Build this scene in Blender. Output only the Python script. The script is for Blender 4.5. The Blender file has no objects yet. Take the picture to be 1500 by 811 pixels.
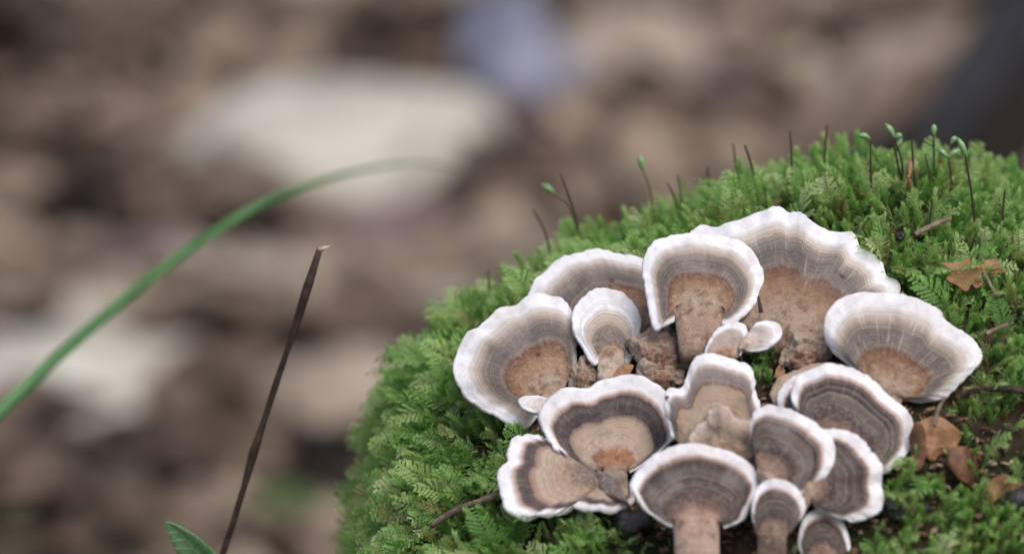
import bpy, math, random
import numpy as np
from mathutils import Vector, Matrix, noise as mnoise
from mathutils.bvhtree import BVHTree

R = math.radians
random.seed(7); rng = np.random.default_rng(7)
scene = bpy.context.scene
COL = scene.collection

# ------------------------------------------------------------------ camera
PITCH = R(18.0)
FOCUS = np.array([0.0, 0.0, 0.600])
DIST = 1.5
WID = 0.30                        # metres across the frame at the focus distance
DIR = np.array([0.0, math.cos(PITCH), -math.sin(PITCH)])
UP = np.array([0.0, math.sin(PITCH), math.cos(PITCH)])
RIGHT = np.array([1.0, 0.0, 0.0])
CAM = FOCUS - DIR * DIST
cd = bpy.data.cameras.new('camera'); cam = bpy.data.objects.new('camera', cd); COL.objects.link(cam)
cam.location = CAM; cam.rotation_euler = (math.pi / 2 - PITCH, 0, 0)
cd.sensor_width = 36; cd.lens = 36 * DIST / WID
cd.clip_start = 0.02; cd.clip_end = 500
cd.dof.use_dof = True; cd.dof.focus_distance = DIST - 0.030
cd.dof.aperture_fstop = 180 / 25.5
scene.camera = cam

# ------------------------------------------------------------------ sky, sun, exposure
SUN_EL, SUN_AZ = R(58), R(150)
w = bpy.data.worlds.new('World'); scene.world = w; w.use_nodes = True
nt = w.node_tree
sky = nt.nodes.new('ShaderNodeTexSky'); sky.sky_type = 'NISHITA'; sky.sun_disc = False
sky.sun_elevation = SUN_EL; sky.sun_rotation = SUN_AZ
sky.dust_density = 4.5; sky.air_density = 1.0; sky.ozone_density = 1.0
bg = nt.nodes['Background']; bg.inputs['Strength'].default_value = 0.10
nt.links.new(sky.outputs[0], bg.inputs[0])
sl = bpy.data.lights.new('sun', 'SUN'); sl.energy = 1.2; sl.angle = R(35); sl.color = (1.0, 0.975, 0.94)
sun = bpy.data.objects.new('sun', sl); COL.objects.link(sun)
# direction towards the sun (sky rotation is measured from +Y, clockwise seen from above)
sd = Vector((math.sin(SUN_AZ) * math.cos(SUN_EL), math.cos(SUN_AZ) * math.cos(SUN_EL), math.sin(SUN_EL)))
sun.rotation_euler = sd.to_track_quat('Z', 'Y').to_euler(); sun.location = (0, 0, 3)
vs = scene.view_settings
vs.view_transform = 'Standard'; vs.look = 'None'; vs.gamma = 1.0; vs.use_curve_mapping = False
vs.exposure = 0.44
scene.cycles.use_denoising = True
scene.cycles.max_bounces = 8

# ------------------------------------------------------------------ helpers
def ray(px, py):
    a = (px - 750.0) / 1500.0 * (WID / DIST); b = (405.5 - py) / 1500.0 * (WID / DIST)
    return DIR + RIGHT * a + UP * b
def on_plane(px, py, p0, n):
    d = ray(px, py); s = np.dot(np.asarray(p0) - CAM, n) / np.dot(d, n)
    return CAM + d * s
def on_y(px, py, y): return on_plane(px, py, (0, y, 0), np.array([0, 1.0, 0]))
def on_ground(px, py, z=0.0): return on_plane(px, py, (0, 0, z), np.array([0, 0, 1.0]))
def project(P):
    P = np.atleast_2d(P) - CAM; s = P @ DIR
    return 750 + P @ RIGHT / s * DIST / WID * 1500, 405.5 - P @ UP / s * DIST / WID * 1500

def tag(o, label=None, cat=None, group=None, kind=None):
    if label: o['label'] = label
    if cat: o['category'] = cat
    if group: o['group'] = group
    if kind: o['kind'] = kind
    return o
def link(name, me, mat=None, parent=None):
    o = bpy.data.objects.new(name, me); COL.objects.link(o)
    if mat is not None and me is not None and len(me.materials) == 0: me.materials.append(mat)
    if parent is not None:
        o.parent = parent; o.matrix_parent_inverse = Matrix.Translation(-Vector(parent.location))
    return o
def empty(name, loc):
    o = bpy.data.objects.new(name, None); COL.objects.link(o); o.location = loc
    o.empty_display_size = 0.005
    return o
def mesh(name, V, F, smooth=True):
    me = bpy.data.meshes.new(name); me.from_pydata([tuple(map(float, v)) for v in V], [], [tuple(map(int, f)) for f in F])
    if smooth: me.polygons.foreach_set('use_smooth', [True] * len(me.polygons))
    me.update(); return me
def fattr(me, name, vals):
    a = me.attributes.new(name, 'FLOAT', 'POINT'); a.data.foreach_set('value', np.asarray(vals, dtype=np.float32))
def fbm(p, oct=3): return mnoise.fractal(Vector(p), 1.0, 2.0, oct)

class NT:
    """small helper for node materials"""
    def __init__(s, name):
        s.m = bpy.data.materials.new(name); s.m.use_nodes = True; s.t = s.m.node_tree
        s.b = s.t.nodes['Principled BSDF']; s.out = s.t.nodes['Material Output']
    def n(s, typ, **kw):
        nd = s.t.nodes.new(typ)
        for k, v in kw.items(): setattr(nd, k, v)
        return nd
    def set(s, sock, v):
        if hasattr(v, 'is_linked') or isinstance(v, bpy.types.NodeSocket): s.t.links.new(v, sock)
        else: sock.default_value = v
    def math(s, op, a, b=0.0, c=0.0, clamp=False):
        nd = s.n('ShaderNodeMath', operation=op); nd.use_clamp = clamp
        s.set(nd.inputs[0], a); s.set(nd.inputs[1], b); s.set(nd.inputs[2], c); return nd.outputs[0]
    def mix(s, f, a, b, blend='MIX'):
        nd = s.n('ShaderNodeMix', data_type='RGBA', blend_type=blend)
        s.set(nd.inputs[0], f); s.set(nd.inputs[6], a); s.set(nd.inputs[7], b); return nd.outputs[2]
    def rng(s, v, a, b, c=0.0, d=1.0, smooth=False):
        nd = s.n('ShaderNodeMapRange'); nd.interpolation_type = 'SMOOTHSTEP' if smooth else 'LINEAR'
        s.set(nd.inputs[0], v)
        for i, q in enumerate((a, b, c, d)): nd.inputs[i + 1].default_value = q
        return nd.outputs[0]
    def noise(s, scale, detail=3, rough=0.55, vec=None, dim='3D', w=None):
        nd = s.n('ShaderNodeTexNoise', noise_dimensions=dim)
        nd.inputs['Scale'].default_value = scale; nd.inputs['Detail'].default_value = detail; nd.inputs['Roughness'].default_value = rough
        if dim == '1D': s.set(nd.inputs['W'], w)
        else: s.set(nd.inputs['Vector'], vec if vec is not None else s.coord())
        return nd.outputs[0]
    def coord(s):
        if not hasattr(s, 'tc'): s.tc = s.n('ShaderNodeTexCoord')
        return s.tc.outputs['Object']
    def ramp(s, f, stops, interp='LINEAR'):
        nd = s.n('ShaderNodeValToRGB'); cr = nd.color_ramp; cr.interpolation = interp
        while len(cr.elements) < len(stops): cr.elements.new(0.5)
        for e, (p, c) in zip(cr.elements, stops): e.position = p; e.color = (*c, 1)
        s.set(nd.inputs[0], f); return nd.outputs[0]
    def attr(s, name):
        return s.n('ShaderNodeAttribute', attribute_name=name).outputs['Fac']
    def bump(s, h, strength, dist):
        nd = s.n('ShaderNodeBump'); nd.inputs['Strength'].default_value = strength; nd.inputs['Distance'].default_value = dist
        s.set(nd.inputs['Height'], h); s.t.links.new(nd.outputs[0], s.b.inputs['Normal'])
    def done(s, col, rough=0.8, spec=0.3):
        s.set(s.b.inputs['Base Color'], col); s.b.inputs['Roughness'].default_value = rough
        s.b.inputs['Specular IOR Level'].default_value = spec; return s.m

def noisy(name, stops, scale, rough=0.85, bump=0.0, detail=4, spec=0.3, bscale=None):
    m = NT(name); c = m.ramp(m.noise(scale, detail, 0.6), stops)
    if bump: m.bump(m.noise(bscale or scale * 2.5, 4), 1.0, bump)
    return m.done(c, rough, spec)

# ------------------------------------------------------------------ forest floor
def nonuni(lo, hi, inner_lo, inner_hi, step):
    a = list(np.arange(inner_lo, inner_hi + 1e-6, step)); d = step
    x = a[0]
    while x > lo: d *= 1.35; x -= d; a.insert(0, x)
    d = step; x = a[-1]
    while x < hi: d *= 1.35; x += d; a.append(x)
    return np.array(a)
def floor_z(x, y):
    f = 0.018 * mnoise.noise(Vector((x * 4.1, y * 4.1, 3.0))) + 0.010 * mnoise.noise(Vector((x * 13, y * 13, 8.0)))
    return f - 0.01
gx = nonuni(-150, 150, -1.0, 1.0, 0.03); gy = nonuni(-150, 150, -0.8, 2.6, 0.03)
V = [(x, y, floor_z(x, y)) for y in gy for x in gx]
nx = len(gx)
F = [(j * nx + i, j * nx + i + 1, (j + 1) * nx + i + 1, (j + 1) * nx + i) for j in range(len(gy) - 1) for i in range(nx - 1)]
m = NT('soil')
c = m.ramp(m.noise(9, 5, 0.65), [(0.3, (0.040, 0.030, 0.026)), (0.5, (0.10, 0.074, 0.064)), (0.7, (0.16, 0.125, 0.11))])
m.bump(m.noise(60, 4), 1.0, 0.01)
tag(link('forest_floor', mesh('forest_floor', V, F), m.done(c, 0.95, 0.1)), 'brown forest floor soil', kind='structure')

# ------------------------------------------------------------------ the stump: height field z = zr(x) + q(y)
YS = 0.060
sil = [(470, 2100), (512, 1300), (535, 900), (574, 811), (578, 720), (594, 650), (616, 585), (650, 532), (692, 494), (742, 456), (808, 416), (856, 396),
       (925, 370), (1000, 344), (1050, 312), (1150, 285), (1250, 272), (1340, 272), (1420, 280), (1500, 312), (1580, 350), (1680, 460), (1760, 640), (1840, 1000), (1900, 2100)]
sp = np.array([on_y(px, py, YS) for px, py in sil])
PX, PZ = sp[:, 0], sp[:, 2]
def zr(x): return np.interp(x, PX, PZ)
KF, KB = 3.9, 5.5
def q(y):
    t = y - YS
    k = np.where(t < 0, KF, KB)
    return -math.tan(PITCH) * t - k * t * t
def Zs(x, y):
    """smooth stump height"""
    return zr(x) + q(y)
def Z(x, y):
    x = float(x); y = float(y)
    return float(Zs(x, y)) + 0.0050 * mnoise.noise(Vector((x * 38, y * 38, 1.7))) + 0.0016 * mnoise.noise(Vector((x * 140, y * 140, 5.2)))
def slope(y): return float(-math.tan(PITCH) - 2 * (KF if y < YS else KB) * (y - YS))
def hit(px, py):
    d = ray(px, py)
    s = DIST - 0.28
    while s < DIST + 0.4:
        p = CAM + d * s
        if p[2] < Z(p[0], p[1]): break
        s += 0.0006
    return CAM + d * s
def normal(x, y, e=0.004):
    n = np.array([-(Zs(x + e, y) - Zs(x - e, y)) / (2 * e), -(Zs(x, y + e) - Zs(x, y - e)) / (2 * e), 1.0])
    return n / np.linalg.norm(n)

xs = []
for a, b in zip(PX[:-1], PX[1:]):
    k = max(2, int(abs(b - a) / 0.0028)); k = max(k, 5) if b < -0.02 or a > 0.15 else k
    xs += list(np.linspace(a, b, k, endpoint=False))
xs = np.array(xs + [PX[-1]])
ys = np.linspace(-0.47, 0.47, 300)
V = np.array([(x, y, max(Z(x, y), -0.03)) for y in ys for x in xs])
nx = len(xs)
F = [(j * nx + i, j * nx + i + 1, (j + 1) * nx + i + 1, (j + 1) * nx + i) for j in range(len(ys) - 1) for i in range(nx - 1)]
F = [f for f in F if not all(V[k][2] <= -0.0299 for k in f)]
m = NT('rotten_wood')
c = m.ramp(m.noise(55, 6, 0.7), [(0.3, (0.012, 0.009, 0.007)), (0.48, (0.045, 0.030, 0.020)), (0.62, (0.11, 0.065, 0.040)), (0.8, (0.17, 0.12, 0.08))])
c = m.mix(m.rng(m.noise(28, 3), 0.45, 0.65), c, (0.018, 0.032, 0.010, 1))
m.bump(m.noise(260, 5, 0.7), 1.0, 0.003)
stump = link('mossy_stump', mesh('mossy_stump', V, F), m.done(c, 0.9, 0.25))
tag(stump, 'rotting brown stump under the green moss and mushrooms', 'stump')

# ------------------------------------------------------------------ bracket mushrooms
WHITE = (0.78, 0.78, 0.82); CREAM = (0.47, 0.39, 0.34); TAN = (0.36, 0.26, 0.19); GREY = (0.175, 0.155, 0.14)
DARK = (0.085, 0.067, 0.065); PURP = (0.075, 0.05, 0.055); RUST = (0.20, 0.095, 0.058); BUFF = (0.41, 0.31, 0.255); ORNG = (0.31, 0.145, 0.075)
PALE = [(-1, (0.16, 0.08, 0.05)), (-0.4, (0.30, 0.20, 0.15)), (0.06, (0.34, 0.25, 0.19)), (0.22, (0.28, 0.175, 0.11)), (0.33, (0.195, 0.100, 0.055)), (0.40, (0.115, 0.052, 0.031)), (0.44, (0.16, 0.13, 0.112)), (0.53, (0.105, 0.090, 0.082)), (0.62, (0.15, 0.13, 0.118)), (0.69, (0.26, 0.215, 0.18)), (0.755, (0.45, 0.38, 0.325)), (0.81, (0.58, 0.54, 0.51)), (0.87, WHITE), (1, WHITE)]
DRK = [(-1, BUFF), (0.0, (0.33, 0.23, 0.17)), (0.22, (0.19, 0.12, 0.09)), (0.33, (0.05, 0.033, 0.037)), (0.45, (0.078, 0.062, 0.054)), (0.60, (0.105, 0.085, 0.072)), (0.76, (0.058, 0.046, 0.043)), (0.815, (0.14, 0.095, 0.08)), (0.86, (0.52, 0.40, 0.36)), (0.90, WHITE), (1, WHITE)]
DISH = [(-1, (0.16, 0.14, 0.14)), (-0.05, (0.26, 0.19, 0.15)), (0.05, ORNG), (0.20, ORNG), (0.27, BUFF), (0.46, (0.41, 0.31, 0.24)), (0.55, TAN), (0.60, (0.055, 0.037, 0.042)), (0.69, (0.05, 0.04, 0.042)), (0.75, (0.10, 0.08, 0.08)), (0.80, (0.055, 0.042, 0.042)), (0.845, (0.50, 0.36, 0.31)), (0.885, WHITE), (1, WHITE)]
TANC = [(-1, GREY), (0.15, (0.13, 0.11, 0.10)), (0.36, (0.26, 0.20, 0.15)), (0.44, TAN), (0.66, (0.34, 0.25, 0.18)), (0.70, (0.17, 0.09, 0.05)), (0.735, (0.16, 0.13, 0.125)), (0.84, (0.20, 0.165, 0.16)), (0.89, CREAM), (0.925, WHITE), (1, WHITE)]
OLD = [(-1, BUFF), (0.2, (0.22, 0.13, 0.08)), (0.45, (0.36, 0.25, 0.17)), (0.6, (0.20, 0.15, 0.11)), (0.8, (0.34, 0.25, 0.19)), (0.93, BUFF), (1, CREAM)]
BROWN = [(-1, (0.14, 0.08, 0.05)), (0.1, (0.17, 0.075, 0.045)), (0.35, (0.22, 0.13, 0.09)), (0.55, (0.34, 0.25, 0.19)), (0.7, (0.30, 0.21, 0.15)), (0.85, (0.42, 0.33, 0.26)), (1, (0.34, 0.25, 0.18))]
OVAL = [(-1, RUST), (0.0, RUST), (0.28, (0.42, 0.27, 0.18)), (0.36, (0.38, 0.32, 0.28)), (0.62, (0.42, 0.36, 0.32)), (0.76, CREAM), (0.88, WHITE), (1, WHITE)]

def cap_material(name, stops, seed, fuzz=0.35, streak=0.22, bands=0.25, freq=36.0):
    m = NT(name)
    rr = m.attr('radial'); tt = m.attr('angular')
    co = m.n('ShaderNodeVectorMath', operation='ADD'); m.set(co.inputs[0], m.coord()); co.inputs[1].default_value = (seed * 1.37, seed * 0.71, 0)
    co = co.outputs[0]
    dist = m.math('SUBTRACT', m.noise(120, 4, 0.6, co), 0.5)
    lim = m.rng(rr, 0.80, 0.97, 1.0, 0.25)
    r = m.math('ADD', rr, m.math('MULTIPLY', m.math('MULTIPLY', dist, 0.07), lim))
    st = [((p + 1) / 2, c) for p, c in stops]
    col = m.ramp(m.math('MULTIPLY_ADD', r, 0.5, 0.5), st)
    # concentric zones
    band = m.noise(1.0, 2, 0.6, dim='1D', w=m.math('MULTIPLY_ADD', r, freq, seed * 3.1))
    dk = m.math('MULTIPLY', m.rng(r, 0.78, 0.88, 1.0, 0.0), m.rng(r, 0.28, 0.5, 0.15, 1.0))
    bf = m.rng(band, 0.34, 0.66, 1 - bands, 1 + bands)
    bb = m.n('ShaderNodeCombineColor')
    for i in range(3): m.set(bb.inputs[i], bf)
    col = m.mix(dk, col, m.mix(1.0, col, bb.outputs[0], 'MULTIPLY'))
    pal = m.math('MULTIPLY', m.rng(m.noise(75, 4, 0.6, co), 0.50, 0.70), m.math('MULTIPLY', m.rng(r, 0.38, 0.5), 0.38))
    col = m.mix(pal, col, (0.40, 0.35, 0.33, 1))
    drk = m.math('MULTIPLY', m.rng(m.noise(95, 3, 0.6, m.coord()), 0.53, 0.70), m.math('MULTIPLY', m.math('MULTIPLY', m.rng(r, 0.38, 0.5), m.rng(r, 0.7, 0.86, 1.0, 0.0)), 0.45))
    col = m.mix(drk, col, (0.06, 0.048, 0.045, 1))
    # pale radial fibres
    cv = m.n('ShaderNodeCombineXYZ'); m.set(cv.inputs[0], m.math('MULTIPLY', tt, 46.0)); m.set(cv.inputs[1], m.math('MULTIPLY_ADD', r, 3.2, seed))
    fib = m.rng(m.noise(1.0, 3, 0.6, cv.outputs[0]), 0.56, 0.74)
    fz = m.math('MULTIPLY', m.math('MULTIPLY', fib, streak), m.rng(r, 0.30, 0.45))
    col = m.mix(fz, col, (0.68, 0.62, 0.58, 1))
    # felted hairs
    hair = m.rng(m.noise(850, 5, 0.85, co), 0.47, 0.64)
    big = m.rng(m.noise(320, 4, 0.6, co), 0.36, 0.66, 0.25, 1.0)
    hm = m.math('MULTIPLY', m.math('MULTIPLY', hair, big), m.rng(r, 0.25, 0.62, fuzz, 0.10))
    col = m.mix(hm, col, (0.60, 0.51, 0.41, 1))
    blot = m.rng(m.noise(300, 5, 0.7, co), 0.48, 0.64)
    col = m.mix(m.math('MULTIPLY', blot, m.rng(r, 0.22, 0.50, 0.72, 0.10)), col, (0.12, 0.055, 0.034, 1))
    stain = m.math('MULTIPLY', m.rng(m.noise(85, 4, 0.65, co), 0.52, 0.72), m.rng(r, 0.78, 0.86, 0.0, 0.42))
    col = m.mix(stain, col, (0.40, 0.32, 0.26, 1))
    # stray spore-dirt specks
    vo = m.n('ShaderNodeTexVoronoi'); vo.inputs['Scale'].default_value = 95; m.set(vo.inputs['Vector'], co)
    rnd = m.n('ShaderNodeSeparateColor'); m.set(rnd.inputs[0], vo.outputs['Color'])
    spk = m.math('MULTIPLY', m.math('LESS_THAN', vo.outputs['Distance'], 0.085), m.math('GREATER_THAN', rnd.outputs[0], 0.80))
    col = m.mix(m.math('MULTIPLY', spk, 0.85), col, (0.10, 0.03, 0.03, 1))
    h = m.math('ADD', m.math('MULTIPLY', m.noise(1300, 3, 0.6, co), 0.35), m.math('MULTIPLY', band, m.math('MULTIPLY', dk, 0.5)))
    h = m.math('ADD', h, m.math('MULTIPLY', m.noise(300, 3, 0.5, co), 0.8))
    m.bump(h, 0.75, 0.0006)
    m.b.inputs['Sheen Weight'].default_value = 0.15; m.b.inputs['Sheen Roughness'].default_value = 0.6
    return m.done(col, 0.82, 0.22)
mp = NT('pores'); PORE = mp.done(mp.ramp(mp.noise(900, 2), [(0.35, (0.45, 0.37, 0.28)), (0.65, (0.70, 0.63, 0.54))]), 0.9, 0.15)

def spline(pts, n):
    P = np.array(pts, float); P = np.vstack([2 * P[0] - P[1], P, 2 * P[-1] - P[-2]])
    out = []
    for i in range(1, len(P) - 2):
        for u in np.linspace(0, 1, 14, endpoint=False):
            a, b, c, d = P[i - 1], P[i], P[i + 1], P[i + 2]
            out.append(0.5 * ((2 * b) + (c - a) * u + (2 * a - 5 * b + 4 * c - d) * u * u + (3 * b - a - 3 * c + d) * u ** 3))
    out.append(P[-2]); out = np.array(out)
    L = np.concatenate([[0], np.cumsum(np.linalg.norm(np.diff(out, axis=0), axis=1))]); s = np.linspace(0, L[-1], n)
    return np.stack([np.interp(s, L, out[:, k]) for k in range(out.shape[1])], 1)

CAPS_BVH_V, CAPS_BVH_F = [], []
LIFTS = {}
def mushroom(key, label, rim, base, anchor, stops, foot=None, extra=18, yaw=0, bow=0.10, cup=0.0, side=0.0, thick=0.0016, ruffle=0.0006,
             fuzz=0.55, streak=0.16, rm=0.84, clear=0.004, mind=None, scal=1.0, bulge=0.25, lift0=0.0, lump=0.0, footpx=None):
    """rim: photo outline of the cap from one end to the other; base: two points where the fan leaves the stem;
    anchor: point on the stump the stem grows from; foot: half width of the stem there"""
    seed = sum(ord(ch) * (i + 3) for i, ch in enumerate(key)) % 97
    A0 = hit(*anchor)
    th = min(math.atan(slope(A0[1])) + R(extra), R(74)); yw = R(yaw)
    n = np.array([math.sin(yw) * math.sin(th), -math.cos(yw) * math.sin(th), math.cos(th)])
    NA = 110
    rpx = spline(rim, NA)
    # small scallops along the growing edge
    tang = np.gradient(rpx, axis=0); nrm = np.stack([tang[:, 1], -tang[:, 0]], 1); nrm /= np.linalg.norm(nrm, axis=1)[:, None] + 1e-9
    tl = np.linspace(0, 1, NA); plen = np.linalg.norm(np.diff(rpx, axis=0), axis=1).sum()
    w1 = np.array([mnoise.noise(Vector((t * plen / 26, seed, 0))) * 2.4 + mnoise.noise(Vector((t * plen / 8, seed, 4))) * 1.9 for t in tl]) * scal
    rpx = rpx + nrm * w1[:, None]
    for lift in np.arange(lift0, 0.030, 0.001):
        P0 = A0 + normal(A0[0], A0[1]) * lift
        rim3 = np.array([on_plane(x, y, P0, n) for x, y in rpx])
        c = min(p[2] - Z(p[0], p[1]) for p in rim3[8:-8:3])
        if c > clear: break
    LIFTS[key] = (round(float(lift), 4), round(float((A0 - CAM) @ DIR - DIST), 4), round(float(((rim3 - CAM) @ DIR).max() - DIST), 4), round(math.degrees(th)))
    b0 = on_plane(*base[0], P0, n); b1 = on_plane(*base[1], P0, n)
    base3 = b0 + (b1 - b0) * tl[:, None]
    fw = foot if foot is not None else 0.45 * np.linalg.norm(base[1] - np.array(base[0])) if False else (foot or 0.42 * math.dist(base[0], base[1]))
    axis = (b1 - b0) / (np.linalg.norm(b1 - b0) + 1e-9)
    fwm = fw / 1500 * WID
    nA = normal(A0[0], A0[1])
    F0 = hit(*footpx) if footpx else A0
    footc = F0 - nA * 0.005
    foot3 = footc + axis * ((tl - 0.5) * 2 * fwm)[:, None]
    footp = on_plane(*(footpx or anchor), P0, n) + axis * ((tl - 0.5) * 2 * fwm)[:, None]
    L = np.linalg.norm(rim3 - base3, axis=1).max()
    NS, NR = 9, 34
    prof = np.sqrt(np.clip(1 - (2 * tl - 1) ** 2, 0, 1))
    bw = np.linalg.norm(b1 - b0)
    wob = np.array([mnoise.noise(Vector((t * plen / 45, seed, 9))) for t in tl]); wob2 = np.array([mnoise.noise(Vector((t * plen / 17, seed, 2))) for t in tl])
    bc = 0.5 * (b0 + b1); top, thk, rows = [], [], []
    for i in range(NS):                                   # stem rows
        u = i / NS; r = u - 1
        p = foot3 + (footp - foot3) * min(1, u / 0.3) if u < 0.3 else footp + (base3 - footp) * ((u - 0.3) / 0.7)
        p = p + n * (prof * bw * bulge * (0.55 + 0.45 * u))[:, None]
        top.append(p); thk.append((0.0006 + prof * (bw * 0.45 + 0.001)) * (1 - 0.35 * u)); rows.append(r)
    for i in range(NR + 1):                               # fan rows
        r = (i / NR) ** 0.9
        p = base3 + (rim3 - base3) * r
        off = bow * L * 4 * r * (1 - r) * (0.35 + 0.65 * prof) - cup * L * 4 * (r ** 1.5) * (1 - r)
        lat = (p - bc) @ axis
        off = off - side * lat ** 2 * r * (1 - r) * 4
        off = off + ruffle * (2.2 * wob * r ** 1.6 + 0.8 * wob2 * r ** 4)
        off = off + prof * bw * bulge * (1 - r) ** 4
        p = p + n * np.asarray(off)[:, None]
        top.append(p); rows.append(r)
        t = thick * (1.15 + 1.2 * (1 - r)) + np.where(r < 0.3, (0.3 - r) / 0.3, 0) * 0.001
        thk.append(np.full(NA, t) * (0.35 + 0.65 * np.minimum(1, prof * 2.2)))
    top = np.array(top); thk = np.array(thk); rows = np.array(rows)
    for i in range(len(rows)):                            # uneven felted surface
        amp = lump if rows[i] > 0 else max(lump, 0.0007)
        for j in range(NA):
            v = Vector(top[i, j])
            top[i, j] += n * (amp * (1.6 * mnoise.noise(v * 170) + 0.9 * mnoise.noise(v * 420)) + 0.00022 * mnoise.noise(v * 600) + lump * 0.5 * mnoise.noise(v * 1000))
    bot = top - n * thk[:, :, None]
    M = len(rows)
    # rounded edge
    out = rim3 - base3; out = out - np.outer(out @ n, n); out /= np.linalg.norm(out, axis=1)[:, None] + 1e-9
    arc = []
    for a in (0.35, 0.75, 1.2, math.pi / 2, 1.95, 2.4, 2.8):
        arc.append(top[-1] - n * (thk[-1] * 0.5 * (1 - math.cos(a)))[:, None] + out * (thk[-1] * 0.5 * math.sin(a))[:, None])
    allrows = np.concatenate([top, np.array(arc), bot[::-1]], 0)
    rad = np.concatenate([rows, np.full(7, 1.0), rows[::-1]])
    K = len(allrows); Vv = allrows.reshape(-1, 3)
    faces, kind = [], []
    for i in range(K - 1):
        for j in range(NA - 1):
            faces.append((i * NA + j, i * NA + j + 1, (i + 1) * NA + j + 1, (i + 1) * NA + j))
            ra, rb = rad[i], rad[i + 1]; istop = i < M
            lo = min(ra, rb)
            kind.append('stem' if lo < -1e-6 else 'margin' if lo >= rm else 'cap' if istop else 'pore_surface')
    for j in (0, NA - 1):                                  # close the two side edges
        for i in range(M - 1):
            a, b, c2, d = i * NA + j, (i + 1) * NA + j, (K - 2 - i) * NA + j, (K - 1 - i) * NA + j
            faces.append((a, d, c2, b) if j else (a, b, c2, d)); kind.append('stem' if rows[i] < -1e-6 else 'margin' if rows[i] >= rm else 'pore_surface')
    full = mesh('tmp', Vv, faces)
    # orient outwards
    full.update()
    nn = np.zeros(len(Vv) * 3, np.float32); full.vertices.foreach_get('normal', nn); nn = nn.reshape(-1, 3)
    flip = np.dot(nn[(NS + NR // 2) * NA + NA // 2], n) < 0
    if flip: faces = [f[::-1] for f in faces]; nn = -nn
    off0 = len(CAPS_BVH_V)
    CAPS_BVH_V.extend(map(tuple, Vv)); CAPS_BVH_F.extend(tuple(k + off0 for k in f) for f in faces)
    bpy.data.meshes.remove(full)
    root = empty('bracket_mushroom', A0)
    tag(root, label, 'mushroom', 'bracket mushrooms on the stump')
    mat = cap_material('cap_zones_' + key, stops, seed, fuzz, streak, *((0.20, 36.0) if key in ('A', 'B', 'C', 'D', 'E', 'F', 'I', 'J', 'K', 'K2', 'G', 'H', 'R', 'T1', 'T2', 'T3', 'T4', 'T5') else (0.75, 24.0)))
    ang = np.tile(tl * plen / 300.0, K); radv = np.repeat(rad, NA)
    for part in ('stem', 'cap', 'margin', 'pore_surface'):
        fs = [f for f, k in zip(faces, kind) if k == part]
        ids = sorted(set(k for f in fs for k in f)); mp_ = {k: i for i, k in enumerate(ids)}
        me = mesh(part, Vv[ids], [[mp_[k] for k in f] for f in fs])
        fattr(me, 'radial', radv[ids]); fattr(me, 'angular', ang[ids])
        me.normals_split_custom_set_from_vertices([tuple(map(float, v)) for v in nn[ids]])
        link(part, me, PORE if part == 'pore_surface' else mat, root)
    return root

def sh(stops, k):
    """shift the zones of a cap outwards or inwards"""
    return [(p if p <= 0 or p >= 1 else p ** k, c) for p, c in stops]

mushroom('E', 'largest ruffled pale mushroom with rusty brown centre, at the back against the moss',
    [(1040, 470), (1018, 430), (1008, 385), (1008, 350), (1026, 329), (1050, 335), (1074, 329), (1097, 317), (1121, 310), (1141, 302), (1156, 310), (1170, 310), (1184, 327), (1216, 339), (1243, 340), (1257, 361), (1279, 375), (1291, 390), (1296, 405), (1310, 411), (1314, 426), (1303, 440), (1268, 458), (1235, 478)],
    [(1108, 492), (1212, 497)], (1165, 468), sh(PALE, 0.78), ruffle=0.0011, bow=0.07, streak=0.45, yaw=-14, clear=0.001, footpx=(1168, 520), foot=40, scal=1.6, rm=0.86, fuzz=0.3)
mushroom('C', 'wide pale mushroom tucked behind the small round one, its white edge arching against the moss',
    [(790, 520), (772, 480), (774, 440), (785, 415), (800, 398), (812, 384), (835, 374), (870, 367), (900, 370), (940, 380), (966, 390), (985, 420), (985, 455)],
    [(905, 490), (955, 485)], (938, 505), sh(PALE, 0.72), bow=0.06, yaw=-12, clear=0.002)
mushroom('D', 'tall pale mushroom with grey band and long brown stem, before the largest ruffled one',
    [(990, 466), (975, 474), (961, 478), (952, 440), (945, 405), (944, 385), (952, 365), (968, 352), (1000, 344), (1040, 345), (1070, 350), (1092, 362), (1108, 380), (1115, 405), (1110, 430), (1095, 452), (1075, 468), (1056, 474)],
    [(986, 450), (1062, 452)], (1022, 530), [(-1, (0.13, 0.09, 0.07)), (-0.6, (0.27, 0.19, 0.145)), (-0.15, (0.33, 0.22, 0.155))] + sh(PALE, 0.95)[2:], foot=24, bow=0.07, side=5, bulge=0.2, lift0=0.0145)
mushroom('A', 'broad pale mushroom leaning over the mossy left flank, with rusty ring and grey patch',
    [(790, 600), (778, 614), (765, 624), (735, 610), (700, 590), (677, 568), (668, 545), (672, 515), (684, 492), (703, 480), (720, 465), (735, 450), (755, 448), (775, 437), (800, 433), (822, 440), (836, 455), (842, 485), (844, 520), (838, 545), (832, 560)],
    [(790, 580), (826, 572)], (812, 590), sh(PALE, 0.86), bow=0.09, ruffle=0.0010, yaw=2, lift0=0.009)
mushroom('B', 'small round white-edged mushroom with dark grey eye on a short tan stem',
    [(880, 522), (872, 530), (855, 508), (842, 482), (841, 460), (850, 440), (868, 428), (888, 425), (910, 430), (927, 444), (937, 468), (935, 492), (927, 512), (919, 530), (911, 524)],
    [(876, 516), (914, 516)], (897, 562), [(-1, BUFF), (-0.2, (0.5, 0.4, 0.32)), (0.05, (0.36, 0.24, 0.16)), (0.10, (0.2, 0.12, 0.08)), (0.16, (0.15, 0.125, 0.115)), (0.36, (0.2, 0.17, 0.155)), (0.42, (0.38, 0.31, 0.26)), (0.62, (0.60, 0.52, 0.46)), (0.70, WHITE), (1, WHITE)], foot=22, bow=0.05, side=8)
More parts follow.
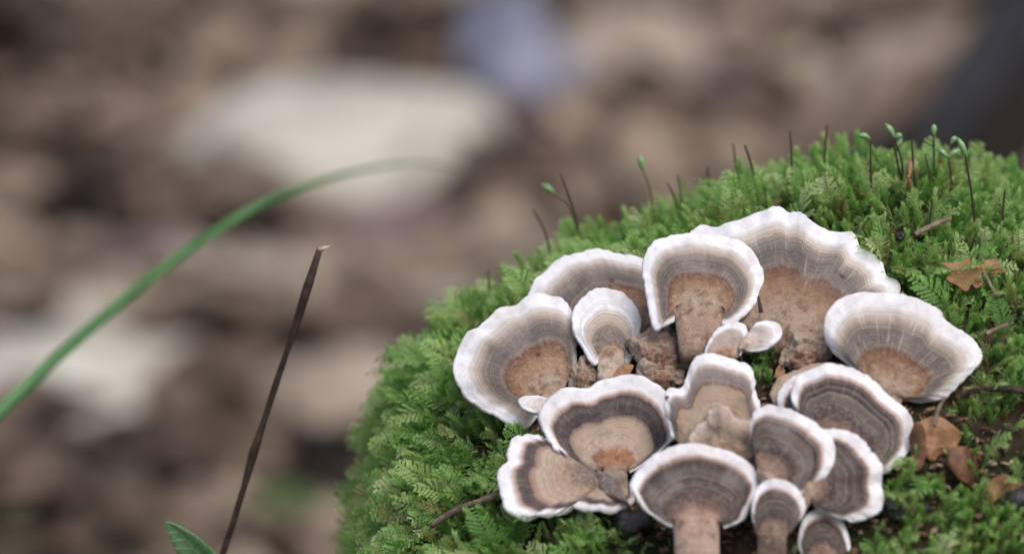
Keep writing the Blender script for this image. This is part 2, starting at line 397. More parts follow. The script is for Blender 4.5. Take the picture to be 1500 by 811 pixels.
mushroom('F', 'broad fan-shaped pale mushroom with tan centre and white streaks, by the mossy right flank',
    [(1262, 560), (1245, 536), (1222, 512), (1211, 493), (1210, 477), (1216, 457), (1231, 442), (1255, 432), (1283, 430), (1318, 434), (1346, 442), (1373, 454), (1385, 473), (1409, 489), (1429, 503), (1437, 519), (1425, 540), (1405, 560), (1379, 582), (1346, 587), (1332, 586)],
    [(1278, 570), (1322, 584)], (1300, 594), sh(PALE, 1.0), bow=0.10, streak=0.5, yaw=5, ruffle=0.0009)
mushroom('H', 'small oval grey mushroom leaning beside the tiny white one',
    [(1034, 522), (1036, 510), (1042, 496), (1055, 480), (1075, 473), (1090, 478), (1094, 492), (1090, 508), (1084, 520)],
    [(1040, 522), (1076, 525)], (1058, 532), sh(OVAL, 1.0), bow=0.06, thick=0.0013, scal=0.5, rm=0.9, lift0=0.0155)
mushroom('G', 'tiny white oval mushroom sticking out sideways above the green moss pocket',
    [(1094, 513), (1108, 512), (1120, 509), (1132, 503), (1141, 494), (1143, 484), (1138, 474), (1125, 470), (1110, 473), (1099, 483), (1093, 493)],
    [(1088, 510), (1087, 497)], (1082, 512), [(-1, BUFF), (0, (0.5, 0.38, 0.3)), (0.4, (0.58, 0.5, 0.45)), (0.7, (0.66, 0.6, 0.56)), (0.85, WHITE), (1, WHITE)], bow=0.04, thick=0.0011, scal=0.4, clear=0.003, lift0=0.0145)
mushroom('T1', 'lumpy brown felted young bracket between the two stemmed mushrooms',
    [(930, 520), (928, 505), (934, 494), (950, 486), (972, 484), (990, 491), (1001, 508), (1001, 525), (994, 540)], [(945, 535), (985, 540)], (965, 545), BROWN, lump=0.0019, bow=0.22, thick=0.004, fuzz=0.9, rm=0.93)
mushroom('T2', 'small brown felted bracket behind the dark-ringed dish mushroom',
    [(938, 556), (940, 540), (952, 532), (970, 530), (988, 537), (994, 550), (990, 566)], [(948, 562), (982, 566)], (965, 572), BROWN, lump=0.0019, bow=0.22, thick=0.004, fuzz=0.9, rm=0.93)
mushroom('T4', 'small grey-brown knob of a bracket at the foot of the small round mushroom',
    [(840, 565), (841, 545), (848, 530), (858, 524), (868, 530), (874, 546), (874, 566)], [(845, 566), (870, 566)], (858, 574), BROWN, lump=0.0019, bow=0.2, thick=0.004, fuzz=0.9, rm=0.93)
mushroom('T3', 'curled brown bracket beside the green moss pocket under the largest mushroom',
    [(1146, 535), (1150, 515), (1158, 500), (1170, 492), (1190, 490), (1208, 494), (1218, 510), (1216, 526)], [(1160, 536), (1205, 534)], (1185, 545), BROWN, lump=0.0019, bow=0.25, thick=0.0025, fuzz=0.7, rm=0.93, ruffle=0.0012)
mushroom('T5', 'flat dull brown bracket between the pale fan and the dark banded mushrooms',
    [(1136, 590), (1134, 575), (1142, 558), (1160, 548), (1185, 538), (1210, 536), (1235, 540), (1248, 552)], [(1165, 590), (1215, 585)], (1190, 598), [(p, tuple(v * 1.1 for v in c)) for p, c in BROWN], bow=0.12, thick=0.002, fuzz=0.5, rm=0.94)
mushroom('K', 'tan layered mushroom with grey cap band and thin white edge, beside the dark-ringed dish',
    [(985, 640), (978, 610), (976, 585), (981, 572), (1000, 570), (1006, 556), (1008, 544), (1021, 527), (1044, 521), (1075, 529), (1094, 538), (1106, 558), (1106, 577), (1112, 594), (1112, 620)],
    [(1015, 668), (1085, 668)], (1050, 680), TANC, bow=0.08, rm=0.92, lift0=0.0095)
mushroom('K2', 'lumpy grey-brown bracket with crinkled edge growing over the tan layered mushroom',
    [(1008, 665), (1011, 650), (1018, 630), (1034, 617), (1040, 604), (1053, 597), (1068, 603), (1080, 615), (1102, 623), (1117, 646), (1117, 661), (1110, 678)],
    [(1030, 690), (1095, 690)], (1060, 700), OLD, lump=0.0009, lift0=0.0135, bow=0.12, ruffle=0.002, rm=0.93, scal=1.8)
mushroom('L2', 'narrow grey lobe peeking out behind the dark banded mushroom',
    [(1160, 615), (1148, 603), (1142, 589), (1146, 572), (1158, 558), (1180, 548), (1205, 548)], [(1185, 625), (1205, 620)], (1195, 632), DRK, bow=0.08)
mushroom('L', 'large dark banded mushroom with scalloped white edge under the pale fan',
    [(1178, 612), (1166, 600), (1162, 584), (1165, 565), (1175, 550), (1198, 540), (1221, 536), (1252, 544), (1278, 559), (1298, 577), (1317, 596), (1332, 615), (1335, 642), (1324, 665), (1305, 684), (1290, 692), (1270, 690)],
    [(1200, 642), (1250, 672)], (1222, 672), sh(DRK, 0.95), bow=0.09, yaw=8, ruffle=0.0009)
mushroom('N', 'dark grey-brown mushroom with wavy white edge, below the large dark banded one',
    [(1196, 640), (1209, 631), (1228, 632), (1252, 638), (1267, 653), (1282, 673), (1289, 688), (1286, 707), (1291, 726), (1286, 745), (1271, 755), (1248, 761), (1225, 755), (1205, 749), (1192, 742)],
    [(1182, 690), (1188, 735)], (1176, 730), [(p, c) for p, c in sh(DRK, 1.12)], bow=0.08, yaw=0, ruffle=0.0012, streak=0.12, scal=1.5, lift0=0.0135)
mushroom('M', 'smooth dark mushroom with bold white crescent edge, between two dark ones',
    [(1104, 650), (1100, 630), (1102, 611), (1113, 600), (1129, 596), (1152, 602), (1175, 611), (1198, 627), (1213, 642), (1220, 661), (1215, 684), (1202, 703), (1186, 717), (1172, 722), (1158, 720)],
    [(1108, 682), (1140, 712)], (1122, 715), DRK, bow=0.09, yaw=-8, streak=0.1, lift0=0.018)
mushroom('R', 'tiny white pointed lobe under the broad pale mushroom, beside the dark-ringed dish',
    [(806, 612), (790, 607), (776, 602), (766, 594), (762, 585), (770, 579), (784, 579), (800, 583), (812, 590)], [(822, 610), (822, 596)], (826, 612), [(-1, BUFF), (0.3, (0.6, 0.5, 0.45)), (0.7, (0.7, 0.62, 0.6)), (0.85, WHITE), (1, WHITE)], bow=0.05, thick=0.0012, scal=0.4, lift0=0.015)
mushroom('I', 'dish-shaped mushroom with thick dark ring round a tan and orange centre',
    [(880, 690), (869, 687), (844, 683), (824, 665), (804, 638), (793, 617), (795, 603), (808, 585), (826, 572), (844, 571), (862, 571), (879, 561), (908, 554), (937, 554), (962, 567), (978, 583), (985, 603), (991, 628), (982, 646), (964, 662), (948, 674), (934, 684), (922, 690)],
    [(884, 684), (918, 684)], (902, 716), DISH, foot=18, bow=0.0, cup=0.05, side=0, bulge=0.12, thick=0.002)
mushroom('J', 'flattened wavy mushroom with dark zone and pale tan middle, folded out under the dish',
    [(822, 668), (812, 656), (797, 642), (775, 635), (754, 642), (747, 660), (747, 676), (732, 689), (736, 714), (743, 739), (760, 752), (772, 760), (784, 753), (804, 753), (826, 744), (847, 737), (865, 746), (894, 746), (915, 737), (927, 728), (925, 716)],
    [(862, 690), (905, 706)], (905, 735), [(-1, GREY), (0, (0.14, 0.12, 0.12)), (0.2, (0.2, 0.15, 0.12)), (0.36, TAN), (0.62, (0.42, 0.33, 0.26)), (0.68, (0.3, 0.2, 0.15)), (0.73, PURP), (0.82, DARK), (0.86, (0.45, 0.32, 0.28)), (0.91, WHITE), (1, WHITE)],
    extra=2, bow=0.03, cup=0.04, ruffle=0.0015, scal=1.6, lift0=0.008, clear=0.003, rm=0.9)
mushroom('P', 'small round dark mushroom with broad white edge, beside the front stemmed one',
    [(1112, 778), (1104, 765), (1103, 745), (1106, 728), (1113, 715), (1129, 705), (1152, 709), (1169, 722), (1177, 742), (1172, 761), (1156, 776), (1146, 780)],
    [(1110, 786), (1152, 790)], (1130, 800), [(-1, (0.06, 0.045, 0.04)), (-0.2, (0.12, 0.09, 0.075))] + sh(DRK, 0.85)[2:], bow=0.07, thick=0.0018, scal=0.6, lift0=0.019, footpx=(1131, 822), foot=20)
mushroom('O', 'round dark banded mushroom with thick white edge and pinkish brown stem, lowest of the cluster',
    [(986, 770), (966, 759), (944, 743), (928, 717), (930, 703), (944, 685), (966, 667), (994, 656), (1016, 654), (1037, 657), (1075, 669), (1098, 684), (1110, 703), (1106, 722), (1094, 742), (1084, 760), (1060, 772)],
    [(985, 762), (1054, 764)], (1022, 832), [(-1, (0.3, 0.2, 0.15)), (-0.3, (0.42, 0.3, 0.24)), (0.0, (0.40, 0.27, 0.21)), (0.16, (0.25, 0.15, 0.12)), (0.24, (0.10, 0.065, 0.06))] + sh(DRK, 0.85)[4:], foot=30, bow=0.07, side=6, thick=0.002, scal=0.8, lift0=0.018)
mushroom('Q', 'little dark mushroom with a white rim rising below the wavy dark one',
    [(1176, 812), (1172, 790), (1178, 764), (1190, 752), (1209, 747), (1224, 756), (1234, 770), (1241, 786), (1244, 805)],
    [(1185, 815), (1225, 820)], (1203, 835), [(-1, (0.06, 0.045, 0.04)), (-0.2, (0.12, 0.09, 0.075))] + sh(DRK, 0.9)[2:], bow=0.08, scal=0.7)
print(LIFTS)
CAPBVH = BVHTree.FromPolygons(CAPS_BVH_V, CAPS_BVH_F)

# ------------------------------------------------------------------ moss: thousands of shoots, one stuff object
PCOL = bpy.data.collections.new('moss_shoots')
def leaflet(V, F, T, p, d, u, L, W, tip0, tip1, fold=0.25):
    """a folded pointed leaf of two quads-as-triangles along d, up vector u"""
    s = np.cross(d, u); s /= np.linalg.norm(s) + 1e-9
    k = len(V)
    mid = p + d * L * 0.42
    V += [p, mid + s * W - 0 * u, mid - u * W * fold, mid - s * W, p + d * L + u * L * 0.10]
    T += [tip0, (tip0 + tip1) / 2, tip0, (tip0 + tip1) / 2, tip1]
    F += [(k, k + 2, k + 1), (k, k + 3, k + 2), (k + 1, k + 2, k + 4), (k + 2, k + 3, k + 4)]
def unit(v): v = np.asarray(v, float); return v / (np.linalg.norm(v) + 1e-12)
def frond(seed, L=0.0140, nb=10, bl=0.0044, droop=0.5):
    r = np.random.default_rng(seed); V, F, T = [], [], []
    p = np.zeros(3); ang = 0.0; pts = []
    for i in range(nb + 3):
        d = unit((math.sin(ang), r.normal(0, 0.05), math.cos(ang))); pts.append((p.copy(), d)); p = p + d * L / (nb + 3); ang += droop * 2.2 / (nb + 3) * (0.4 + i / nb)
    for i, (p, d) in enumerate(pts):
        f = i / (nb + 2); n = unit(np.cross(d, (0, 1, 0)))
        for s in (-1, 1):                        # leaves hugging the axis
            leaflet(V, F, T, p, unit(d * 0.75 + np.array([0, s * 0.6, 0]) + n * r.normal(0.15, 0.3)), unit(-n), 0.0012, 0.00020, f * 0.4, 0.35 + f * 0.5)
        if i < 2: continue
        lb = bl * math.sin(min(1, (1.12 - f) * 1.55) * math.pi / 2) * r.uniform(0.7, 1.1) * (0.5 + 0.5 * min(1, i / 4))
        for s in (-1, 1):
            bd = unit(d * 0.62 + np.array([0, s * 0.80, 0]) + n * r.normal(-0.05, 0.22)); m_ = max(3, int(lb / 0.00045))
            for j in range(m_):
                g = j / m_; bp = p + bd * lb * g - n * 0.0004 * g * g
                q_ = unit(np.cross(bd, n))
                for s2 in (-1, 1):
                    leaflet(V, F, T, bp, unit(bd * 0.9 + q_ * s2 * 0.36 + n * r.normal(0, 0.22)), unit(-n), 0.00095 * (1.15 - 0.4 * g), 0.00013, 0.2 + 0.3 * f + 0.25 * g, 0.4 + 0.25 * f + 0.35 * g)
    return V, F, T
def tuft(seed, L=0.009, nl=88):
    r = np.random.default_rng(seed); V, F, T = [], [], []
    for i in range(nl):
        f = (i / nl) ** 0.75; a = i * 2.39996 + r.normal(0, 0.25)
        p = np.array([0.0012 * f * f, 0, L * f]); op = 1.25 - 0.85 * f + r.normal(0, 0.13)
        d = unit((math.cos(a) * math.sin(op), math.sin(a) * math.sin(op), math.cos(op)))
        u = unit(np.cross(np.cross(d, (0, 0, 1)), d))
        leaflet(V, F, T, p, d, u, (0.0030 - 0.0009 * f) * r.uniform(0.75, 1.15), 0.00026, f * 0.55, 0.25 + 0.65 * f)
    return V, F, T
def mini(seed):
    return frond(seed, 0.0085, 6, 0.0032, 0.9)

m = NT('moss_green')
tip = m.attr('tip'); oi = m.n('ShaderNodeObjectInfo').outputs['Random']
base_c = m.mix(oi, (0.070, 0.155, 0.036, 1), (0.115, 0.175, 0.042, 1))
tip_c = m.ramp(oi, [(0.0, (0.26, 0.49, 0.15)), (0.35, (0.37, 0.59, 0.20)), (0.7, (0.48, 0.65, 0.27)), (0.90, (0.64, 0.74, 0.42)), (0.95, (0.50, 0.50, 0.24)), (1.0, (0.30, 0.22, 0.10))])
col = m.mix(m.rng(tip, 0.0, 0.65), base_c, tip_c)
m.done(col, 0.48, 0.35)
tr = m.n('ShaderNodeBsdfTranslucent'); m.set(tr.inputs[0], m.mix(1.0, col, (1.0, 1.1, 0.6, 1), 'MULTIPLY'))
ms = m.n('ShaderNodeMixShader'); ms.inputs[0].default_value = 0.48
m.t.links.new(m.b.outputs[0], ms.inputs[1]); m.t.links.new(tr.outputs[0], ms.inputs[2]); m.t.links.new(ms.outputs[0], m.out.inputs[0])
MOSS = m.m
protos = []
for i, (fn, kw) in enumerate([(frond, dict(droop=0.35)), (frond, dict(L=0.0165, nb=12, droop=0.75)), (frond, dict(L=0.0115, bl=0.0050, nb=8, droop=0.5)), (mini, {}), (tuft, {}), (tuft, dict(L=0.0115, nl=105)), (tuft, dict(L=0.007, nl=70)), (mini, {})]):
    Vv, Ff, Tt = fn(100 + i, **kw)
    me = mesh('moss_shoot', Vv, Ff, False); fattr(me, 'tip', np.clip(Tt, 0, 1)); me.materials.append(MOSS)
    po = bpy.data.objects.new('moss_shoot_%02d' % i, me); PCOL.objects.link(po)

# where the mushrooms grow the wood is bare: photo outlines of the cluster and of small moss pockets in it
def inpoly(px, py, poly):
    c = False; j = len(poly) - 1
    for i in range(len(poly)):
        xi, yi = poly[i]; xj, yj = poly[j]
        if (yi > py) != (yj > py) and px < (xj - xi) * (py - yi) / (yj - yi) + xi: c = not c
        j = i
    return c
BARE = [(770, 640), (750, 600), (790, 560), (830, 520), (900, 470), (1000, 440), (1080, 440), (1180, 440), (1260, 480), (1330, 560), (1390, 600), (1400, 660), (1330, 690), (1290, 760), (1260, 890), (980, 900), (925, 780), (900, 700), (840, 640)]
POCK = [[(1085, 505), (1150, 505), (1150, 540), (1128, 590), (1095, 560)], ]
BROWN_EARTH = [(1335, 590), (1400, 620), (1520, 690), (1520, 790), (1400, 720), (1340, 700)]
def eul(d, toward, spin):
    d = Vector(d).normalized(); t = Vector(toward); t = (t - d * t.dot(d))
    if t.length < 1e-6: t = d.orthogonal()
    t.normalize(); t = Matrix.Rotation(spin, 3, d) @ t
    y = d.cross(t); M = Matrix((t, y, d)).transposed(); return M.to_euler()
pts, rots, scs, idx = [], [], [], []
N_TRY = 120000
x_lo, x_hi = on_y(505, 811, 0)[0], 0.26
cnt = 0
while cnt < N_TRY:
    cnt += 1
    x = rng.uniform(x_lo, x_hi); y = rng.uniform(-0.28, 0.20)
    gxx = (Zs(x + 0.003, y) - Zs(x - 0.003, y)) / 0.006; gyy = slope(y)
    area = math.sqrt(1 + gxx * gxx + gyy * gyy)
    if rng.uniform() > area / 5.0: continue
    z = Z(x, y)
    if z < 0.36 + 0.08 * mnoise.noise(Vector((x * 14, y * 14, 3))): continue
    p = np.array([x, y, z]); px, py = project(p); px, py = float(px[0]), float(py[0])
    n = np.array([-gxx, -gyy, 1.0]); n /= np.linalg.norm(n)
    if n @ (p - CAM) > 0.75 * np.linalg.norm(p - CAM): continue
    bare = inpoly(px, py, BARE) and not any(inpoly(px, py, pk) for pk in POCK)
    if bare and rng.uniform() > 0.06: continue
    if inpoly(px, py, BROWN_EARTH) and rng.uniform() > 0.30: continue
    wall = max(0.0, min(1.0, (700 - px) / 120))
    clump = mnoise.noise(Vector((x * 70, y * 70, z * 70)))
    if clump < -0.34 and rng.uniform() < 0.80: continue
    d = n * (0.75 - 0.25 * wall) + np.array([-0.25 * wall, -0.15 * wall, 0.55 - 0.80 * wall]) + rng.normal(0, 0.28, 3)
    d += 0.45 * np.array([mnoise.noise(Vector((x * 50, y * 50, 20))), mnoise.noise(Vector((x * 50, y * 50, 40))), 0])
    d = unit(d); dn = unit(np.array([gxx, gyy, -1.0]) * -1); down = unit(np.array([-gxx, -gyy, 0.0]) + np.array([0, 0, -0.6]))
    fl = rng.uniform()
    k = int(rng.choice([0, 1, 2, 3, 7])) if fl < (0.50 if px < 1150 else 0.36) + 0.45 * wall else int(rng.choice([4, 5, 6]))
    sc = rng.uniform(0.62, 1.12) * (0.95 + 0.62 * clump) * (1.14 if wall > 0.3 else 1.0) * (1.4 if rng.uniform() < 0.07 else 1.0) * (0.55 if bare else 1.0)
    if px > 1180 and py < 330 and k in (4, 5, 6): sc *= rng.uniform(0.9, 1.45)
    sc = min(sc, 1.38)
    o = Vector(p + n * 0.0006)
    h = CAPBVH.ray_cast(o, Vector(d), 0.018)
    if h[0] is not None:
        sc2 = h[3] / 0.0150
        if sc2 < 0.35: continue
        sc = min(sc, sc2 * 0.85)
    near = CAPBVH.find_nearest(Vector(p + d * 0.009 * sc), 0.0028)
    if near[0] is not None:
        sc *= 0.6
        if CAPBVH.find_nearest(Vector(p + d * 0.009 * sc), 0.0022)[0] is not None: continue
    pts.append(p - n * 0.001); rots.append(eul(d, down, rng.normal(0, 0.7) if wall > 0.3 else rng.normal(0, 1.3))); scs.append(sc); idx.append(k)
me = bpy.data.meshes.new('moss'); me.from_pydata([tuple(map(float, v)) for v in pts], [], [])
a = me.attributes.new('rot', 'FLOAT_VECTOR', 'POINT'); a.data.foreach_set('vector', np.array([tuple(e) for e in rots], np.float32).ravel())
fattr(me, 'scl', scs)
a = me.attributes.new('idx', 'INT', 'POINT'); a.data.foreach_set('value', np.array(idx, np.int32))
print('moss shoots', len(pts))
moss = link('moss', me, MOSS)
tag(moss, 'bright green feathery moss covering the stump', 'moss', kind='stuff')
ng = bpy.data.node_groups.new('moss_growth', 'GeometryNodeTree')
ng.interface.new_socket('Geometry', in_out='INPUT', socket_type='NodeSocketGeometry'); ng.interface.new_socket('Geometry', in_out='OUTPUT', socket_type='NodeSocketGeometry')
gi = ng.nodes.new('NodeGroupInput'); go = ng.nodes.new('NodeGroupOutput')
iop = ng.nodes.new('GeometryNodeInstanceOnPoints'); ci = ng.nodes.new('GeometryNodeCollectionInfo')
ci.inputs['Collection'].default_value = PCOL; ci.inputs['Separate Children'].default_value = True; ci.inputs['Reset Children'].default_value = True
def na(name, typ):
    nd = ng.nodes.new('GeometryNodeInputNamedAttribute'); nd.data_type = typ; nd.inputs['Name'].default_value = name; return nd.outputs['Attribute']
er = ng.nodes.new('FunctionNodeEulerToRotation')
ng.links.new(gi.outputs[0], iop.inputs['Points']); ng.links.new(ci.outputs[0], iop.inputs['Instance'])
iop.inputs['Pick Instance'].default_value = True
ng.links.new(na('idx', 'INT'), iop.inputs['Instance Index'])
ng.links.new(na('rot', 'FLOAT_VECTOR'), er.inputs[0]); ng.links.new(er.outputs[0], iop.inputs['Rotation'])
ng.links.new(na('scl', 'FLOAT'), iop.inputs['Scale'])
ng.links.new(iop.outputs[0], go.inputs[0])
md = moss.modifiers.new('growth', 'NODES'); md.node_group = ng

# ------------------------------------------------------------------ thin things: tubes
def tube(path, radii, seg=8, cap=True):
    P = [np.asarray(p, float) for p in path]; V, F = [], []
    prev = None
    for i, p in enumerate(P):
        d = unit(P[min(i + 1, len(P) - 1)] - P[max(i - 1, 0)])
        u = np.cross(d, (0, 1, 0)) if prev is None else prev - d * (prev @ d)
        u = unit(u); prev = u; v = np.cross(d, u)
        for k in range(seg):
            a = 2 * math.pi * k / seg; V.append(p + (u * math.cos(a) + v * math.sin(a)) * radii[i])
    for i in range(len(P) - 1):
        for k in range(seg):
            F.append((i * seg + k, i * seg + (k + 1) % seg, (i + 1) * seg + (k + 1) % seg, (i + 1) * seg + k))
    F.append(tuple(range(seg))[::-1]); F.append(tuple(range((len(P) - 1) * seg, len(P) * seg)))
    return V, F
def curve3(ctrl, n): return spline(ctrl, n)

SETA = noisy('seta', [(0.3, (0.018, 0.011, 0.008)), (0.7, (0.05, 0.028, 0.018))], 300, 0.55)
SETAG = noisy('seta_green', [(0.3, (0.06, 0.075, 0.02)), (0.7, (0.11, 0.10, 0.03))], 300, 0.5)
CAPS = noisy('capsule', [(0.3, (0.10, 0.24, 0.08)), (0.7, (0.26, 0.42, 0.20))], 900, 0.25, spec=0.6)
def sporophyte(path, label, capsule=None, r=0.00052, mat=SETA, group=None):
    """path in photo pixels from foot to tip; the foot stands on the stump"""
    A = hit(*path[0]); vn = DIR
    lean = random.uniform(-0.15, 0.15)
    P = [on_plane(px, py, A, vn) + DIR * lean * 0.2 * 0.0002 * (path[0][1] - py) for px, py in path]
    P[0] = A - np.array([0, 0, 0.004])
    mid = len(P) // 2; P[mid] = P[mid] + RIGHT * random.uniform(-0.0011, 0.0011)
    P = curve3(P, 14)
    root = empty('moss_stalk', A); tag(root, label, 'moss stalk', group)
    V, F = tube(P, [0.74 * r * (1.2 - 0.55 * i / 13) for i in range(14)], 6)
    link('seta', mesh('seta', V, F), mat, root)
    for (tx, ty, L) in (capsule or []):
        tipd = on_plane(tx, ty, A, vn) - P[-1]; d = unit(tipd); L = np.linalg.norm(tipd)
        rr_ = [0.0003, 0.0007, 0.00095, 0.0009, 0.0006, 0.0002]; n_ = len(rr_)
        path2 = [P[-1] + tipd * (i / (n_ - 1)) + np.array([0, 0, 0.0006 * math.sin(math.pi * i / (n_ - 1))]) for i in range(n_)]
        V, F = tube(path2, rr_, 8); link('capsule', mesh('capsule', V, F), CAPS, root)
ST = 'moss stalks rising from the stump'
for lab, pth, rad in [
    ('short thin bare stalk beside the small reddish leaf sliver on the crest', [(1043, 330), (1041, 262), (1037, 243)], 0.0005),
    ('fainter stalk of the leaning bare pair behind the largest mushroom', [(1092, 305), (1084, 250), (1074, 211)], 0.0005),
    ('darker stalk of the leaning bare pair behind the largest mushroom', [(1116, 305), (1104, 250), (1091, 213)], 0.00065),
    ('upright bare stalk directly behind the peak of the largest mushroom', [(1160, 300), (1160, 240), (1157, 192)], 0.0005),
    ('upright bare stalk between the largest mushroom peak and the capsuled stalks', [(1203, 300), (1208, 240), (1211, 183)], 0.00055),
    ('lower stalk of the crossing pair behind the tall stemmed mushroom', [(1008, 352), (994, 295), (978, 268)], 0.0005),
    ('upright stalk of the crossing pair behind the tall stemmed mushroom', [(999, 352), (994, 290), (992, 256)], 0.0004),
    ('long bare stalk leaning over the wide pale mushroom, next to a capsuled stalk', [(864, 394), (846, 315), (822, 254)], 0.0005),
    ('bare stalk leaning away from the shoulder of the wide pale mushroom', [(814, 418), (797, 350), (780, 307)], 0.0005),
    ('short upright bare stalk above the broad pale mushroom', [(721, 474), (718, 425), (715, 397)], 0.0005),
    ('shortest faint bare stalk where the moss drops off to the left flank', [(680, 506), (674, 445), (668, 424)], 0.0004),
    ('tallest dark bare stalk among the capsuled stalks', [(1347, 318), (1340, 240), (1335, 180)], 0.0005),
    ('short dark stalk standing apart beyond the arching capsuled stalk', [(1470, 360), (1473, 315), (1472, 278)], 0.0005),
    ('thin greenish bare stalk rising near the grey twig', [(1354, 380), (1358, 330), (1366, 292)], 0.0004),
    ('bare stalk beside the stalk with a single bright bead', [(1366, 320), (1362, 270), (1355, 225)], 0.0004)]:
    sporophyte(pth, lab, group=ST, r=rad)
sporophyte([(1278, 310), (1277, 250), (1275, 204)], 'moss stalk with a green capsule drooping sideways towards the bare stalks', [(1256, 199, 1)], group=ST)
sporophyte([(1319, 305), (1322, 245), (1318, 212), (1311, 203)], 'moss stalk with two glossy green capsules stacked at its tip', [(1296, 181, 1), (1322, 200, 1)], group=ST)
sporophyte([(1334, 300), (1318, 240), (1312, 218)], 'short moss stalk with a green capsule under the stacked pair', [(1322, 203, 1)], group=ST)
sporophyte([(1368, 315), (1369, 250), (1368, 200)], 'moss stalk with a single bright bead at its tip', [(1368, 182, 1)], group=ST)
sporophyte([(1396, 320), (1393, 270), (1389, 232)], 'moss stalk with two green leaf-like capsules spread in a V', [(1371, 219, 1), (1407, 220, 1)], group=ST)
sporophyte([(1434, 365), (1424, 290), (1418, 240), (1412, 208), (1402, 202)], 'tall moss stalk arching over at its green tip', [(1392, 212, 1), (1417, 232, 1)], group=ST)
sporophyte([(964, 368), (952, 285), (942, 250)], 'lone moss stalk with an upright green capsule', [(936, 228, 1)], mat=SETAG, group=ST)
sporophyte([(852, 398), (838, 310), (812, 284)], 'leaning moss stalk with pale green capsule beside a bare stalk', [(792, 271, 1)], mat=SETAG, group=ST)

# ------------------------------------------------------------------ dead leaves, sticks and crumbs on the stump
DRYL = noisy('dry_leaf', [(0.3, (0.15, 0.075, 0.04)), (0.5, (0.30, 0.155, 0.08)), (0.7, (0.40, 0.24, 0.14))], 220, 0.7, 0.0006)
DRYD = noisy('damp_leaf', [(0.3, (0.05, 0.025, 0.015)), (0.55, (0.15, 0.07, 0.04)), (0.75, (0.28, 0.15, 0.09))], 180, 0.5, 0.0006)
STICK = noisy('stick_bark', [(0.3, (0.10, 0.075, 0.05)), (0.7, (0.30, 0.23, 0.17))], 400, 0.8, 0.0003)
DTWIG = noisy('dark_twig', [(0.3, (0.018, 0.012, 0.010)), (0.7, (0.075, 0.048, 0.036))], 350, 0.7, 0.0004)
GRIT = noisy('wet_charcoal', [(0.3, (0.008, 0.008, 0.009)), (0.7, (0.035, 0.033, 0.035))], 400, 0.25, 0.0008, spec=0.6)
def moss_top(px, py, up):
    A = hit(px, py); return A + normal(A[0], A[1]) * up
def leaf_shape(outline, up, mat, name, label, cat, cen=None, curl=0.002, ext=6, group=None):
    """outline in photo pixels; the leaf lies over the moss"""
    cx = sum(p[0] for p in outline) / len(outline); cy = sum(p[1] for p in outline) / len(outline)
    A = moss_top(cx, cy, up); th = math.atan(slope(A[1])) + R(ext); n = np.array([0, -math.sin(th), math.cos(th)])
    o = spline(list(outline) + [outline[0]], 72)[:-1]; V, F = [], []
    rings = 9; seed = cx
    for k in range(rings):
        f = k / (rings - 1)
        for (x, y) in o:
            p = on_plane(cx + (x - cx) * f, cy + (y - cy) * f, A, n)
            h = curl * (1.9 * mnoise.noise(Vector((p[0] * 70, p[1] * 70, seed))) + 0.8 * mnoise.noise(Vector((p[0] * 160, p[1] * 160, seed))))
            V.append(p + n * h)
    m_ = len(o)
    for k in range(rings - 1):
        for i in range(m_): F.append((k * m_ + i, k * m_ + (i + 1) % m_, (k + 1) * m_ + (i + 1) % m_, (k + 1) * m_ + i))
    root = empty(name, A); tag(root, label, cat, group)
    b = link('blade', mesh('blade', V, F), mat, root)
    md = b.modifiers.new('thickness', 'SOLIDIFY'); md.thickness = 0.0003; md.offset = 0
    return root, A, n
def stick(path, label, rad, mat, name='twig', cat='twig', up=0.006, knots=0.25, group=None, ups=None):
    P = [moss_top(px, py, (ups[i] if ups else up)) for i, (px, py) in enumerate(path)]
    P = curve3(P, 22); rads = [rad * (1 + knots * mnoise.noise(Vector((i * 0.7, rad * 1e4, 0)))) for i in range(22)]
    V, F = tube(P, rads, 9); o = link(name, mesh(name, V, F), mat); tag(o, label, cat, group); return o
def chunk(px, py, wpx, hpx, label, mat, name, cat, up=0.003, seed=1, group=None, deep=0.8):
    A = moss_top(px, py, up); wr, hr = wpx / 1500 * WID / 2, hpx / 1500 * WID / 2
    import bmesh
    bm = bmesh.new(); bmesh.ops.create_icosphere(bm, subdivisions=1 if deep < 0.5 else 3, radius=1)
    for v in bm.verts:
        k = 1 + 0.35 * mnoise.noise(v.co * 1.3 + Vector((seed * 3.3, 0, 0))) + 0.15 * mnoise.noise(v.co * 3.5 + Vector((seed, 0, 0)))
        v.co = v.co * k; v.co = Vector((v.co.x * wr, v.co.y * wr * deep, v.co.z * hr)) + Vector(A)
    me = bpy.data.meshes.new(name); bm.to_mesh(me); bm.free(); me.polygons.foreach_set('use_smooth', [True] * len(me.polygons))
    return tag(link(name, me, mat), label, cat, group)

rt, A, n = leaf_shape([(1385, 408), (1392, 395), (1378, 386), (1405, 384), (1418, 376), (1425, 385), (1440, 384), (1445, 377), (1463, 378), (1464, 392), (1476, 400), (1458, 399), (1443, 396), (1438, 404), (1441, 414), (1430, 420), (1424, 412), (1416, 424), (1402, 415), (1392, 412)],
    0.0185, DRYL, 'fallen_leaf', 'torn orange-brown dry leaf lying on the moss', 'leaf', curl=0.0018, ext=22)
V, F = tube([on_plane(1441, 398, A, n), on_plane(1451, 418, A, n), on_plane(1462, 436, A, n)], [0.0006, 0.0005, 0.0005], 6); link('leaf_stalk', mesh('leaf_stalk', V, F), STICK, rt)
leaf_shape([(1350, 612), (1372, 606), (1392, 618), (1410, 632), (1404, 650), (1418, 664), (1402, 676), (1380, 668), (1362, 672), (1352, 650), (1342, 634)], 0.006, DRYL, 'fallen_leaf', 'crumpled light brown leaf tucked beside the large dark banded mushroom', 'leaf', curl=0.006, ext=20)
